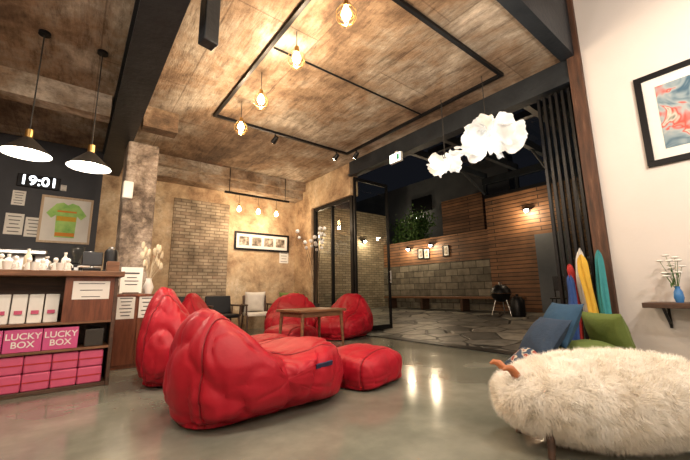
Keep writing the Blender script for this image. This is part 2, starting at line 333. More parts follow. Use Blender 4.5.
# ---------------------------------------------------------------- bean bags
def cr(pts,n):
    out=[];k=len(pts)
    for i in range(k):
        p0,p1,p2,p3=[Vector(pts[(i+j-1)%k]) for j in range(4)]
        for a in range(n):
            t=a/n; out.append(.5*((2*p1)+(-p0+p2)*t+(2*p0-5*p1+4*p2-p3)*t*t+(-p0+3*p1-3*p2+p3)*t**3))
    return out
def beanmesh(prof,W,seed=0,taper=.4,zt=.35,Ht=.8,wr=.02,nv=80,pe=2.6,dip=0,crease=.042):
    b=M(); pr=cr(prof,9); cs=sum(p.x for p in pr)/len(pr); cz=sum(p.y for p in pr)/len(pr)*.75
    rings=[]; seams=[]
    for i in range(nv+1):
        v=math.sin((i/nv-.5)*math.pi)
        k=max(0,(1-abs(v)**pe))**(1/pe); ring=[]
        for j,p in enumerate(pr):
            x=cs+(p.x-cs)*k; z=cz+(p.y-cz)*k
            if dip and z>.25 and -.2<x<.5: z-=dip*(1-v*v)*math.sin((x+.2)/.7*math.pi)
            y=v*W/2*(1-taper*max(0,(z-zt)/(Ht-zt))**1.2 if z>zt else 1)
            q=Vector((x,y,max(z,0))); s=Vector((seed*1.7,seed*.3,0))
            nn=noise.noise(q*2.2+s)+.2*noise.noise(q*6+s)
            r1=1-4.2*abs(noise.noise(Vector((q.x*2.8,q.y*2.8,q.z*1.3))+s)); r2=1-3.8*abs(noise.noise(Vector((q.x*9,q.y*9,q.z*3))-s)); r3=1-3*abs(noise.noise(Vector((q.x*4,q.y*3,q.z*13))+s*2))
            dirn=Vector((x-cs,y*.8,z-cz)); dirn.normalize()
            low=max(0,1-z/.3)
            if z>.02: q+=dirn*(nn*wr-max(0,r1-.3)**1.4*crease-max(0,r2-.2)**1.3*crease*.38-low*max(0,r3-.2)*crease*.5)
            sd=min(abs(abs(v)-.62)/.05,1); q-=dirn*(1-sd)*.012
            q.z=max(q.z,0); ring.append(b.bm.verts.new(q))
        rings.append(ring)
    n=len(pr)
    for tgt in(-.62,.62):
        i=min(range(nv+1),key=lambda i:abs(math.sin((i/nv-.5)*math.pi)-tgt))
        seams.append([q.co+Vector((q.co.x-cs,0,q.co.z-cz)).normalized()*.005 for q in rings[i] if q.co.z>.02])
    for a,c in zip(rings,rings[1:]):
        for j in range(n): b.bm.faces.new((a[j],a[(j+1)%n],c[(j+1)%n],c[j]))
    bmesh.ops.remove_doubles(b.bm,verts=b.bm.verts,dist=.0008)
    return b,seams
LOUNGE=[(-.50,0),(-.60,.10),(-.61,.30),(-.57,.48),(-.50,.61),(-.42,.66),(-.33,.61),(-.19,.47),(0,.40),(.2,.41),(.38,.43),(.52,.36),(.58,.20),(.54,.05),(.42,0),(0,0)]
TALL=[(-.36,0),(-.46,.12),(-.48,.38),(-.42,.65),(-.32,.84),(-.22,.84),(-.11,.68),(.05,.50),(.2,.42),(.36,.35),(.46,.2),(.42,.03),(.3,0),(0,0)]
LOW=[(-.40,0),(-.50,.10),(-.52,.32),(-.46,.55),(-.36,.70),(-.24,.70),(-.12,.56),(.05,.44),(.22,.40),(.38,.34),(.48,.2),(.44,.03),(.3,0),(0,0)]
POUF=[(-.30,0),(-.36,.05),(-.38,.16),(-.35,.27),(-.20,.335),(0,.35),(.20,.335),(.35,.27),(.38,.16),(.36,.05),(.30,0),(0,0)]
def bag(name,label,prof,W,loc,rz,seed,sc=1,group="red bean bags",**k):
    r=root(name,label,"bean bag",loc,rz,group)
    b,seams=beanmesh(prof,W,seed,**k)
    P(r,"body",b,'red')
    for s in seams: P(r,"seam",M().tube(s,.004,6),'reddark')
    r.scale=(sc,sc,sc)
    return r
b1=bag("bean_bag_chair","large red bean bag lounger with a raised back",LOUNGE,.94,(1.17,2.51,0),math.radians(3),3,sc=1.06,taper=.50,wr=.024,dip=.05,Ht=.68)
P(b1,"brand_tag",M().box((.20,-.448,.29),(.13,.014,.026),(math.radians(12),math.radians(-4),0)),'navy',label="small navy fabric tag")
bag("bean_bag_chair","tall red bean bag lounger seen from its back",TALL,.95,(.98,3.68,0),math.radians(-12),11,taper=.48,wr=.022,Ht=.86)
bag("bean_bag_chair","red bean bag chair beside the glass doors",LOW,.85,(3.82,4.95,0),math.radians(200),21,sc=1.05,taper=.35,wr=.02)
bag("bean_bag_chair","red bean bag chair behind the wooden table",LOW,.9,(3.2,5.7,0),math.radians(235),31,sc=1.08,taper=.35,wr=.02)
bag("bean_bag_chair","red bean bag near the stone column",TALL,.8,(1.65,5.6,0),math.radians(-50),37,sc=.95,taper=.45,wr=.02)
G2="red bean bag footstools"
bag("bean_bag_ottoman","square red bean bag footstool on the concrete floor",POUF,.70,(2.14,2.49,0),math.radians(14),41,sc=.88,taper=0,wr=.012,pe=3.4,group=G2,crease=.025)
bag("bean_bag_ottoman","red bean bag footstool beside the wooden table",POUF,.85,(1.86,3.80,0),math.radians(-5),47,sc=.9,taper=0,wr=.012,pe=3.4,group=G2,crease=.025)
bag("bean_bag_ottoman","red bean bag footstool behind the wooden table",POUF,.8,(2.66,4.75,0),math.radians(20),49,sc=.9,taper=0,wr=.012,pe=3.4,group=G2,crease=.025)
# ---------------------------------------------------------------- table
t=root("coffee_table","low brown wooden table among red bean bags","table",(2.56,4.02,0),math.radians(4))
P(t,"table_top",M().box((0,0,.555),(.74,.58,.03)),'wood',.006)
P(t,"apron",M().box((0,.25,.51),(.62,.02,.06)).box((0,-.25,.51),(.62,.02,.06)).box((.31,0,.51),(.02,.48,.06)).box((-.31,0,.51),(.02,.48,.06)),'wood',.003)
for sx in(-1,1):
    for sy in(-1,1): P(t,"leg",M().cyl((sx*.34,sy*.26,0),(sx*.31,sy*.24,.54),.014,.024,12),'wood')
# ---------------------------------------------------------------- chairs at the back
def armchair(loc,rz,label,cm,bm_):
    r=root("armchair",label,"chair",loc,rz,"lounge chairs along the back wall")
    P(r,"seat",M().box((0,0,.36),(.50,.50,.07)),cm,.02)
    P(r,"backrest",M().box((0,-.26,.56),(.50,.06,.36),(math.radians(12),0,0)),bm_,.02)
    for sx in(-1,1):
        P(r,"armrest",M().box((sx*.27,0,.55),(.045,.50,.03)).box((sx*.27,.22,.45),(.03,.03,.2)).box((sx*.27,-.22,.45),(.03,.03,.2)),'woodd',.006)
        for sy in(-1,1): P(r,"leg",M().cyl((sx*.27,sy*.26,0),(sx*.24,sy*.22,.36),.014,.022,10),'woodd')
    return r
armchair((3.05,6.85,0),math.radians(170),"dark wooden armchair by the plaster wall",'cushwhite','woodd')
armchair((3.74,6.60,0),math.radians(150),"dark wooden armchair with black upholstery",'black','black')
armchair((2.33,6.85,0),math.radians(180),"black upholstered armchair by the brick patch",'black','black')
armchair((1.62,6.85,0),math.radians(180),"black upholstered armchair by the brick patch",'black','black')
solo("cushion",M().pillow((0,0,0),(.42,.42,.15),(math.radians(78),0,0)),'cushwhite',"cream square cushion on the armchair","cushion",(3.02,6.93,.605),math.radians(170))
solo("cushion",M().pillow((0,0,0),(.40,.40,.15),(math.radians(78),0,0)),'cushgreen',"green square cushion on the black armchair","cushion",(3.68,6.69,.595),math.radians(150))
# ---------------------------------------------------------------- sheep ottoman
def sheep():
    r=root("sheep_stool","fluffy cream sheep shaped footstool with tan ears","stool",(2.28,.70,0),math.radians(-38))
    L,Wd,Hh=.55,.285,.215
    def surf(u,v):
        x=-math.cos(u); rr=math.sin(u)**.55
        tap=1-.24*max(0,-x)**1.8
        return Vector((x*L, math.cos(v)*Wd*rr*tap, .225+.010*max(0,-x)+math.sin(v)*Hh*rr*tap))
    b=M(); nu,nv=40,32; rg=[]
    for i in range(nu+1):
        rg.append([b.bm.verts.new(surf(max(1e-3,math.pi*i/nu-0) if i<nu else math.pi-1e-3,2*math.pi*j/nv)) for j in range(nv)])
    for a,c in zip(rg,rg[1:]):
        for j in range(nv): b.bm.faces.new((a[j],a[(j+1)%nv],c[(j+1)%nv],c[j]))
    b.bm.faces.new(rg[0]); b.bm.faces.new(rg[-1])
    P(r,"body",b,'fleecebase')
    f=M(); rnd=random.Random(5)
    for k in range(60000):
        u=math.acos(1-2*rnd.random()); v=rnd.random()*2*math.pi
        p=surf(u,v); e=1e-3
        nrm=(surf(min(u+e,3.14),v)-surf(max(u-e,.001),v)).cross(surf(u,v+e)-surf(u,v-e))
        if nrm.length<1e-12: continue
        nrm.normalize()
        if nrm.dot(p-Vector((0,0,.225)))<0: nrm.negate()
        ln=.024+.018*rnd.random()
        cl=Vector((noise.noise(p*18),noise.noise(p*18+Vector((7,0,0))),noise.noise(p*18+Vector((0,9,0)))))
        d=(nrm*.85+Vector((.1,0,-.4))+cl*1.3+Vector((rnd.uniform(-.4,.4),rnd.uniform(-.4,.4),rnd.uniform(-.35,.35)))).normalized()
        sd=d.cross(nrm+Vector((.01,.02,.03))).normalized()*.0015
        mid=p+(nrm*.6+d*.4).normalized()*ln*.5; tip=mid+d*ln*.7
        for q in (mid,tip): q.z=max(q.z,.004)
        a=f.bm.verts
        v0,v1,v2,v3,v4=a.new(p-sd),a.new(p+sd),a.new(mid+sd*.9),a.new(mid-sd*.9),a.new(tip)
        f.bm.faces.new((v0,v1,v2,v3)); f.bm.faces.new((v3,v2,v4))
    me=bpy.data.meshes.new("fleece"); f.bm.to_mesh(me); f.bm.free(); me.materials.append(MT['fleece'])
    o=bpy.data.objects.new("fleece",me); COL.objects.link(o); o.parent=r; o["kind"]="stuff"
    for sy,zz in((-1,.375),(1,.375)):
        P(r,"ear",M().tube([(-.45,sy*.05,zz-.06),(-.485,sy*.06,zz-.02),(-.515,sy*.07,zz+.015),(-.54,sy*.08,zz+.022),(-.56,sy*.08,zz+.012)],[.018,.022,.02,.014,.006],10),'tan',label="tan leather ear")
    for sx in(-1,1):
        for sy in(-1,1): P(r,"leg",M().cyl((sx*.40,sy*.16,0),(sx*.37,sy*.12,.16),.015,.024,12),'woodd')
    return r
sheep()
# ---------------------------------------------------------------- green chair with cushions
r=root("lounge_chair","low armless chair with green upholstery beside the door jamb","chair",(3.60,1.17,0),math.radians(58)); r.scale=(.80,.80,.84)
P(r,"seat",M().pillow((0,0,.30),(.56,.56,.22),(math.radians(4),0,0),p=.4),'cushgreen')
P(r,"backrest",M().pillow((0,-.24,.49),(.54,.42,.22),(math.radians(72),0,0),p=.4),'cushgreen')
P(r,"chair_frame",M().box((0,.0,.215),(.5,.5,.03)).box((-.2,-.27,.36),(.03,.03,.3),(math.radians(12),0,0)).box((.2,-.27,.36),(.03,.03,.3),(math.radians(12),0,0)),'wood',.005)
for sx in(-1,1):
    for sy in(-1,1): P(r,"leg",M().cyl((sx*.25,sy*.25,0),(sx*.22,sy*.2,.21),.013,.022,12),'wood')
GC="cushions piled on the green chair"
solo("cushion",M().pillow((0,0,0),(.42,.42,.19),(0,math.radians(-50),0)),'cushblue',"dark denim blue cushion leaning on the green chair","cushion",(3.34,1.43,.37),math.radians(-34),GC)
solo("cushion",M().pillow((0,0,0),(.42,.42,.18),(0,math.radians(-60),0)),'cushteal',"teal blue cushion leaning on the denim cushion","cushion",(3.49,1.35,.48),math.radians(-34),GC)
solo("cushion",M().pillow((0,0,0),(.34,.34,.15),(0,math.radians(-30),0)),'cushpat',"small patterned cushion leaning on the denim cushion","cushion",(3.20,1.52,.19),math.radians(-34),GC)
def roll(mat,label,loc,z0,z1,rad,tilt,ph):
    b=M(); n=44; rings=[]; m=34
    for i in range(m+1):
        tt=i/m; z=z0+(z1-z0)*tt; cap=1 if tt<.9 else math.sqrt(max(.04,1-((tt-.9)/.1)**2))
        s=rad*(1.15-.15*tt+.14*math.sin(tt*8+ph))*cap
        if i==0: s*=.6
        rings.append([b.bm.verts.new((tilt[0]*tt+.02*math.sin(tt*5+ph)+s*math.cos(a)*(1+.3*math.sin(5*a+tt*2+ph)),tilt[1]*tt+.012*math.cos(tt*6+ph)+s*math.sin(a)*(1+.3*math.sin(4*a-tt*3+ph)),z+.03*math.sin(2*a+ph)*tt)) for a in [2*math.pi*j/n for j in range(n)]])
    for a,c in zip(rings,rings[1:]):
        for j in range(n): b.bm.faces.new((a[j],a[(j+1)%n],c[(j+1)%n],c[j]))
    b.bm.faces.new(rings[0]); b.bm.faces.new(rings[-1])
    return solo("folded_cloth",b,mat,label,"fabric",loc,0,"folded cloths bunched against the jamb")
roll('yellow',"yellow folded cloth bunched by the door jamb",(4.00,1.23,0),0,1.10,.040,(.03,.03),0)
roll('redc',"red folded cloth bunched by the door jamb",(4.13,1.15,0),0,.95,.030,(.0,.0),1)
roll('whitec',"white folded cloth bunched by the door jamb",(4.12,1.28,0),0,1.18,.034,(.02,.04),2)
roll('tealc',"teal folded cloth bunched by the door jamb",(4.05,1.10,0),0,1.14,.032,(.04,.06),3)
roll('bluec',"blue folded cloth leaning by the glass doors",(3.98,1.38,0),0,.90,.032,(.03,.03),4)
roll('redc',"red folded cloth leaning by the glass doors",(4.12,1.40,0),0,1.02,.030,(.03,.03),5)
# ---------------------------------------------------------------- framed things
def frame(name,label,loc,rz,w,h,fw,border,inner,cat="picture",depth=.03,fm='black',mats=True):
    r=root(name,label,cat,loc,rz)
    P(r,"frame",M().bx(-w/2,w/2,-depth,0,h/2-fw,h/2).bx(-w/2,w/2,-depth,0,-h/2,-h/2+fw).bx(-w/2,-w/2+fw,-depth,0,-h/2+fw,h/2-fw).bx(w/2-fw,w/2,-depth,0,-h/2+fw,h/2-fw),fm,.002)
    if mats: P(r,"mount",M().bx(-w/2+fw,w/2-fw,-.012,-.002,-h/2+fw,h/2-fw),'mat')
    if inner: P(r,"print",M().bx(-w/2+fw+border,w/2-fw-border,-.015,-.0125,-h/2+fw+border,h/2-fw-border),inner)
    return r
frame("framed_picture","large black framed colourful art print on white wall",(XO,.29,2.38),math.radians(-90),.80,.92,.055,.09,'art')
r=frame("framed_picture","long black frame with four small photographs on plaster",(3.42,YB,1.95),0,1.36,.42,.045,0,None)
for i in(-1.5,-.5,.5,1.5): P(r,"print",M().bx(i*.30-.115,i*.30+.115,-.016,-.0125,-.1,.1),'photo')
r=frame("framed_jersey","green cycling jersey in a pale mounted frame on dark wall",(-.19,YB,2.06),0,.70,.80,.035,0,None,fm='woodp')
b=M(); pts=[(-.13,-.3),(.13,-.3),(.14,.08),(.2,.02),(.27,.1),(.15,.27),(.06,.3),(0,.26),(-.06,.3),(-.15,.27),(-.27,.1),(-.2,.02),(-.14,.08)]
fr=[b.bm.verts.new((x,-.022,z)) for x,z in pts]; bk=[b.bm.verts.new((x,-.013,z)) for x,z in pts]
b.bm.faces.new(fr); b.bm.faces.new(bk)
for i in range(len(pts)): b.bm.faces.new((fr[i],fr[(i+1)%len(pts)],bk[(i+1)%len(pts)],bk[i]))
P(r,"jersey",b,'jersey',smooth=False)
for z0,z1,mm in((-.02,.06,'yellow'),(-.28,-.22,'orange'),(.13,.16,'orange')): P(r,"jersey_stripe",M().bx(-.13,.13,-.024,-.022,z0,z1),mm)
def paper(loc,w,h,rz,label,lines=5,mat='paper'):
    r=root("paper_notice",label,"notice",loc,rz)
    P(r,"sheet",M().bx(-w/2,w/2,-.004,.0005,-h/2,h/2),mat)
    b=M()
    for i in range(lines):
        z=h*.36-i*h*.72/max(lines-1,1); ww=w*.36*(1-.3*((i*7)%3)/2)
        b.bx(-ww,ww,-.0055,-.004,z-h*.02,z+h*.02)
    P(r,"printed_lines",b,'ink')
    return r
paper((-.83,YB,1.93),.22,.34,0,"white poster on the dark wall"); paper((-.60,YB,1.90),.20,.32,0,"white poster on the dark wall")
paper((-.82,YB,2.36),.16,.24,0,"small pale poster on the dark wall"); paper((3.98,YB,1.62),.24,.28,0,"white sheet of paper taped on plaster",4)
paper((-.28,YB,2.62),.08,.10,0,"small note beside the digital clock",2)
r=root("digital_clock","white digital wall clock showing 19:01","clock",(-.60,YB,2.66),0)
P(r,"clock_body",M().bx(-.27,.27,-.04,0,-.11,.11),'black',.01)
text(r,"clock_digits","19:01",.22,'led',(0,-.043,0),(math.pi/2,0,0))
r=root("wall_speaker","small white wall speaker mounted on stone column","speaker",(.48,5.55,2.22),0)
P(r,"speaker_body",M().bx(-.06,.06,-.12,0,-.12,.12),'white',.015); P(r,"speaker_grille",M().bx(-.045,.045,-.124,-.118,-.1,.1),'mat')
# ---------------------------------------------------------------- counter
r=root("service_counter","dark wooden cafe counter with open front shelves","counter",(0,0,0))
P(r,"counter_top",M().bx(-1.6,.38,3.84,4.62,.96,1.01),'wood',.006)
P(r,"body",M().bx(-1.58,.34,4.24,4.6,0,.96).bx(.31,.34,3.9,4.24,0,.96).bx(-.05,-.03,3.92,4.24,.57,.96).bx(-1.58,.31,3.92,4.24,0,.035),'woodd',.003)
P(r,"shelf",M().bx(-1.58,.31,3.9,4.24,.325,.345),'wood',.002); P(r,"shelf",M().bx(-1.58,.31,3.9,4.24,.55,.57),'wood',.002)
P(r,"front_panel",M().bx(-.05,.31,3.9,3.92,.57,.96),'woodr',.002)
paper((.14,3.9,.84),.27,.16,0,"white taped notice on the counter front",3)
for i in range(5):
    for j in range(2):
        x=-.52+i*.178
        q=root("gift_pack","pink wrapped gift pack on the lowest shelf","package",(x,4.02,.036+j*.141),0,"pink packs on the lowest shelf")
        P(q,"pack_body",M().box((0,0,.069),(.174,.2,.138)),'pink',.012)
        P(q,"ribbon",M().box((0,-.101,.069),(.170,.004,.010)),'redc')
for x,ww in((-.52,.24),(-.275,.235),(-.035,.235)):
    q=root("gift_box","magenta box printed LUCKY BOX on the shelf","box",(x,4.02,.346),0,"magenta gift boxes on the middle shelf")
    P(q,"box_body",M().box((0,0,.09),(ww,.2,.18)),'magenta',.004)
    text(q,"printed_text","LUCKY",.070,'paper',(0,-.102,.124),(math.pi/2,0,0)); text(q,"printed_text","BOX",.070,'paper',(0,-.102,.058),(math.pi/2,0,0))
q=root("gift_bag","black paper bag with handles on the middle shelf","bag",(.20,4.02,.346),0)
P(q,"bag_body",M().box((0,0,.075),(.14,.16,.15)),'shadeout',.006); P(q,"handle",M().tube([(-.035,-.07,.14),(-.03,-.075,.18),(.03,-.075,.18),(.035,-.07,.14)],.004),'black')
for i in range(5):
    q=root("coffee_bag","white coffee bag with a small label on upper shelf","bag",(-.545+i*.105,4.02,.571),0,"white coffee bags on the upper shelf")
    b=M().box((0,0,.12),(.095,.07,.24))
    for v in b.bm.verts:
        if v.co.z>.2: v.co.y*=.15
    P(q,"bag_body",b,'paper',.006); P(q,"bag_label",M().box((0,-.033,.09),(.05,.012,.03)),'pink')
r=root("side_cabinet","reddish wooden cabinet beside the counter","cabinet",(.60,4.85,0),0)
P(r,"body",M().bx(-.22,.24,-.25,.25,0,.77),'woodr',.004); P(r,"cabinet_top",M().bx(-.24,.26,-.27,.27,.77,.80),'woodr',.004)
P(r,"door",M().bx(-.20,.0,-.262,-.25,.04,.74),'woodr',.003); P(r,"door",M().bx(.01,.22,-.262,-.25,.04,.74),'woodr',.003)
paper((.49,4.588,.66),.17,.26,0,"white notice hanging on the reddish cabinet",6); paper((.70,4.588,.66),.17,.25,0,"white notice hanging on the reddish cabinet",5)
r=root("sign_stand","white tabletop sign standing on the cabinet","sign",(.54,4.75,.80),0)
P(r,"sign_panel",M().box((0,0,.16),(.22,.015,.30)),'paper'); P(r,"base",M().box((0,.02,.01),(.16,.1,.02)),'woodd'); P(r,"printed_lines",M().box((0,-.009,.24),(.15,.002,.018)).box((0,-.009,.19),(.1,.002,.01)).box((0,-.009,.15),(.14,.002,.01)).box((0,-.009,.11),(.12,.002,.01)),'ink')
def bottle(loc,mat,h,rad,label,cap='white'):
    r=root("bottle",label,"bottle",loc,0,"bottles on the counter")
    P(r,"body",M().lathe([(0,0),(rad,0),(rad,h*.6),(rad*.85,h*.7),(rad*.35,h*.8),(rad*.35,h*.93),(0,h*.93)],n=16),mat); P(r,"cap",M().cyl((0,0,h*.92),(0,0,h),rad*.42,n=12),cap)
for i,(m,h_,rd,lb) in enumerate([('glassblue',.2,.03,"blue bottle"),('whitec',.17,.035,"white bottle"),('beige',.22,.03,"tan bottle"),('chrome',.16,.035,"steel flask"),('whitec',.20,.03,"white bottle")]):
    bottle((-.62+i*.135,4.34+.05*(i%2),1.01),m,h_,rd,lb+" standing on the counter top")
def cup(loc,mat):
    r=root("cup","small white cup on the counter top","cup",loc,0,"cups on the counter")
    P(r,"body",M().lathe([(0,0),(.022,0),(.034,.07),(.031,.07),(.02,.006),(0,.006)],n=18),mat); P(r,"handle",M().tube([(.03,0,.055),(.05,0,.05),(.052,0,.03),(.027,0,.02)],.004),mat)
for i in range(3): cup((-.44+i*.17,3.95,1.01),'white')
rn=random.Random(8)
for i in range(6):
    r=root("figurine","small white standing figurine on the counter top","figurine",(-.50+i*.09,4.12+.04*(i%2),1.01),rn.uniform(-.6,.6),"white figurines on the counter")
    hh=rn.uniform(.10,.14)
    P(r,"body",M().lathe([(0,0),(.028,0),(.030,.01),(.022,hh*.5),(.016,hh*.72),(0,hh*.78)],n=14).tube([(.014,0,hh*.66),(.034,-.005,hh*.5),(.036,-.012,hh*.36)],.006,6).tube([(-.014,0,hh*.66),(-.034,-.005,hh*.5),(-.030,-.014,hh*.36)],.006,6),'white'); P(r,"head",M().sph((0,0,hh*.90),(.019,.019,.022),12,8),'white')
r=root("cake_dome","glass covered cake stand on the counter","cake stand",(.12,4.46,1.01),0)
P(r,"base",M().lathe([(0,0),(.06,0),(.02,.02),(.015,.06),(.10,.07),(.10,.08),(0,.08)]),'white'); P(r,"glass_cover",M().lathe([(.09,.08),(.09,.16),(.06,.20),(0,.215)]),'glass'); P(r,"knob",M().sph((0,0,.225),.012),'chrome')
r=root("card_terminal","black point of sale terminal on the counter","cash register",(.13,4.10,1.01),0)
P(r,"base",M().box((0,0,.02),(.14,.14,.04)),'black',.008); P(r,"screen",M().box((0,.02,.13),(.16,.02,.14),(math.radians(-15),0,0)),'black',.006); P(r,"stem",M().cyl((0,.02,.03),(0,.03,.1),.015),'chrome')
r=root("coffee_dispenser","black and steel coffee dispenser on the counter","coffee machine",(.29,4.33,1.01),0)
P(r,"body",M().lathe([(0,0),(.07,0),(.07,.03),(.06,.04),(.06,.22),(.045,.25),(0,.26)],n=24),'black'); P(r,"tap",M().cyl((0,-.06,.06),(0,-.1,.06),.01).cyl((0,-.1,.07),(0,-.1,.04),.008),'chrome'); P(r,"lid",M().cyl((0,0,.255),(0,0,.275),.03),'chrome')
solo("cardboard_box",M().box((0,0,.05),(.1,.12,.10)),'wood',"small brown box on the counter","box",(.29,4.02,1.01),0,None,.004)
r=root("back_bar","dark back bar worktop by the dark wall","counter",(-.9,7.05,0),0)
P(r,"worktop",M().bx(-1.0,1.1,-.35,.35,.95,1.0),'wood',.004); P(r,"body",M().bx(-.98,1.08,-.32,.35,0,.95),'woodd',.004)
r=root("espresso_machine","steel and black espresso machine on the back bar","coffee machine",(-.65,7.0,1.0),0)
P(r,"body",M().box((0,.08,.25),(.6,.35,.4)).box((0,-.05,.42),(.62,.5,.08)),'chrome',.02); P(r,"drip_tray",M().box((0,-.12,.05),(.58,.3,.07)),'black',.01)
for sx in(-.14,.14): P(r,"group_head",M().cyl((sx,-.18,.3),(sx,-.18,.38),.035).cyl((sx,-.18,.29),(sx,-.34,.28),.012),'black')
r=root("coffee_grinder","black coffee grinder with a clear hopper","grinder",(.02,7.0,1.0),0)
P(r,"body",M().box((0,0,.15),(.16,.22,.3)),'black',.02); P(r,"hopper",M().lathe([(.03,.3),(.09,.5),(.09,.56),(0,.57)]),'glass'); P(r,"spout",M().box((0,-.13,.2),(.06,.08,.05)),'chrome',.005)
r=root("dried_flower_vase","dried beige flowers in a white vase on the cabinet","flowers",(.74,4.9,.80),0)
P(r,"vase",M().lathe([(0,0),(.04,0),(.06,.08),(.03,.17),(.035,.19),(.028,.19),(.022,.17),(0,.1)]),'white')
rn=random.Random(2)
for i in range(18):
    a=rn.uniform(0,6.28); sp=rn.uniform(.02,.13); hh=rn.uniform(.32,.62); tip=(sp*math.cos(a),sp*math.sin(a),hh)
    P(r,"stem",M().tube([(0,0,.12),(tip[0]*.3,tip[1]*.3,hh*.6),tip],.003,6),'beige'); P(r,"flower_head",M().sph(tip,(.022,.022,.05),8,6),'beige')
# ---------------------------------------------------------------- pendants
def dome(loc):
    r=root("pendant_lamp","dome pendant lamp with dark outside hanging over the counter","lamp",loc,0,"dome pendant lamps over the counter")
    P(r,"lamp_shade",M().lathe([(.03,.165),(.045,.15),(.085,.11),(.14,.055),(.19,.0)]),'shadeout',label="dark enamel shade")
    P(r,"reflector",M().lathe([(.188,-.001),(.136,.052),(.08,.105),(.04,.145),(0,.15)]),'white',label="white inner reflector")
    P(r,"socket",M().cyl((0,0,.15),(0,0,.24),.032),'brass'); P(r,"bulb",M().sph((0,0,.045),.055),'bulbw')
    P(r,"cord",M().cyl((0,0,.23),(0,0,H-loc[2]),.006,n=8),'cord'); P(r,"ceiling_rose",M().cyl((0,0,H-loc[2]-.03),(0,0,H-loc[2]),.05),'black')
    point("pendant_light",(0,0,-.03),40,(1,.88,.70),.08,r)
dome((-.46,4.25,2.11)); dome((.02,4.25,2.08))
def edison(loc,top,w,cage=True,label="bare filament bulb pendant with wire cage",grp="caged bulbs along the ceiling track",col=(1,.76,.50)):
    r=root("bulb_or_fill_pendant",label,"lamp",loc,0,grp)
    P(r,"bulb",M().lathe([(0,-.075),(.03,-.065),(.043,-.035),(.04,-.005),(.02,.035),(.016,.05),(0,.05)],n=18),'bulb')
    P(r,"socket",M().cyl((0,0,.045),(0,0,.105),.021),'brass'); P(r,"cord",M().cyl((0,0,.1),(0,0,top-loc[2]),.004,n=6),'cord')
    if cage:
        b=M(); n=7
        for i in range(n):
            a=2*math.pi*i/n; pr=[(.022,.09),(.05,.05),(.085,-.01),(.085,-.06),(.05,-.12),(.0,-.135)]
            b.tube([(x*math.cos(a),x*math.sin(a),z) for x,z in pr],.0022,5)
        for rr,z in((.085,-.01),(.085,-.06)): b.tube([(rr*math.cos(2*math.pi*i/20),rr*math.sin(2*math.pi*i/20),z) for i in range(20)],.0022,5,True)
        P(r,"wire_cage",b,'brass')
    point("bulb_or_fill_light",(0,0,-.16),w,col,.05,r)
ZT=3.33
for x,y,z in((1.60,4.30,3.04),(1.55,3.55,3.06),(1.55,2.72,3.12),(1.60,1.98,3.12)): edison((x,y,z),H,50)
for i,x in enumerate((2.62,3.05,3.48)): edison((x,6.95,2.55),2.84,16,False,"bare filament bulb hanging from the rear track","bare bulbs by the back wall")
r=root("lighting_track","black rectangular lighting track under the ceiling","track light",(0,0,0))
P(r,"rail",M().bx(1.40,1.44,1.8,4.9,ZT+.03,H).bx(3.88,3.92,1.8,4.9,ZT+.03,H).bx(1.44,3.88,4.86,4.9,ZT+.03,H).bx(1.44,3.88,1.8,1.84,ZT+.03,H),'black')
r=root("lighting_track","black lighting track in front of the back wall","track light",(0,0,0))
P(r,"rail",M().bx(2.3,3.8,6.93,6.97,2.84,2.88),'black')
for x in(2.4,3.7): P(r,"hanger",M().cyl((x,6.95,2.88),(x,6.95,H),.008,n=8),'black')
def tspot(loc,target,w,label="small black spotlight",ang=70):
    r=root("track_or_fill_spot",label,"spotlight",loc,0,"track spotlights")
    d=(Vector(target)-Vector(loc)).normalized()
    P(r,"bracket",M().cyl((0,0,0),(0,0,-.07),.012),'black'); a=Vector((0,0,-.09))
    P(r,"lamp_head",M().cyl(a-d*.05,a+d*.07,.035,.045),'black'); P(r,"bulb",M().cyl(a+d*.068,a+d*.074,.036),'bulbw')
    spot("track_or_fill_beam",Vector(loc)+a+d*.09,target,w,ang=ang)
tspot((3.9,4.6,3.36),(3.6,6.9,1.2),60,ang=55); tspot((3.65,4.88,3.36),(3.0,7.4,1.2),60,ang=50)
tspot((2.4,4.88,3.36),(1.9,7.4,1.6),60,ang=50)  # extra track spot added to brighten the back wall
tspot((.36,1.5,2.98),(1.3,2.6,.3),90); tspot((.36,2.0,2.98),(-.1,4.2,.6),80)  # unseen spots on the steel beam, added as fill for bean bag and counter
tspot((2.6,.8,HF),(2.3,.7,0.1),140,ang=60); tspot((2.2,-.3,HF),(4.2,.3,1.9),60)  # first spot is unseen fill added above the sheep stool
tspot((1.2,.6,HF),(2.2,2.6,0),130,ang=60); tspot((1.8,1.0,HF),(3.2,3.6,0),130,ang=50)  # unseen overhead spots added as fill for the seating area and floor
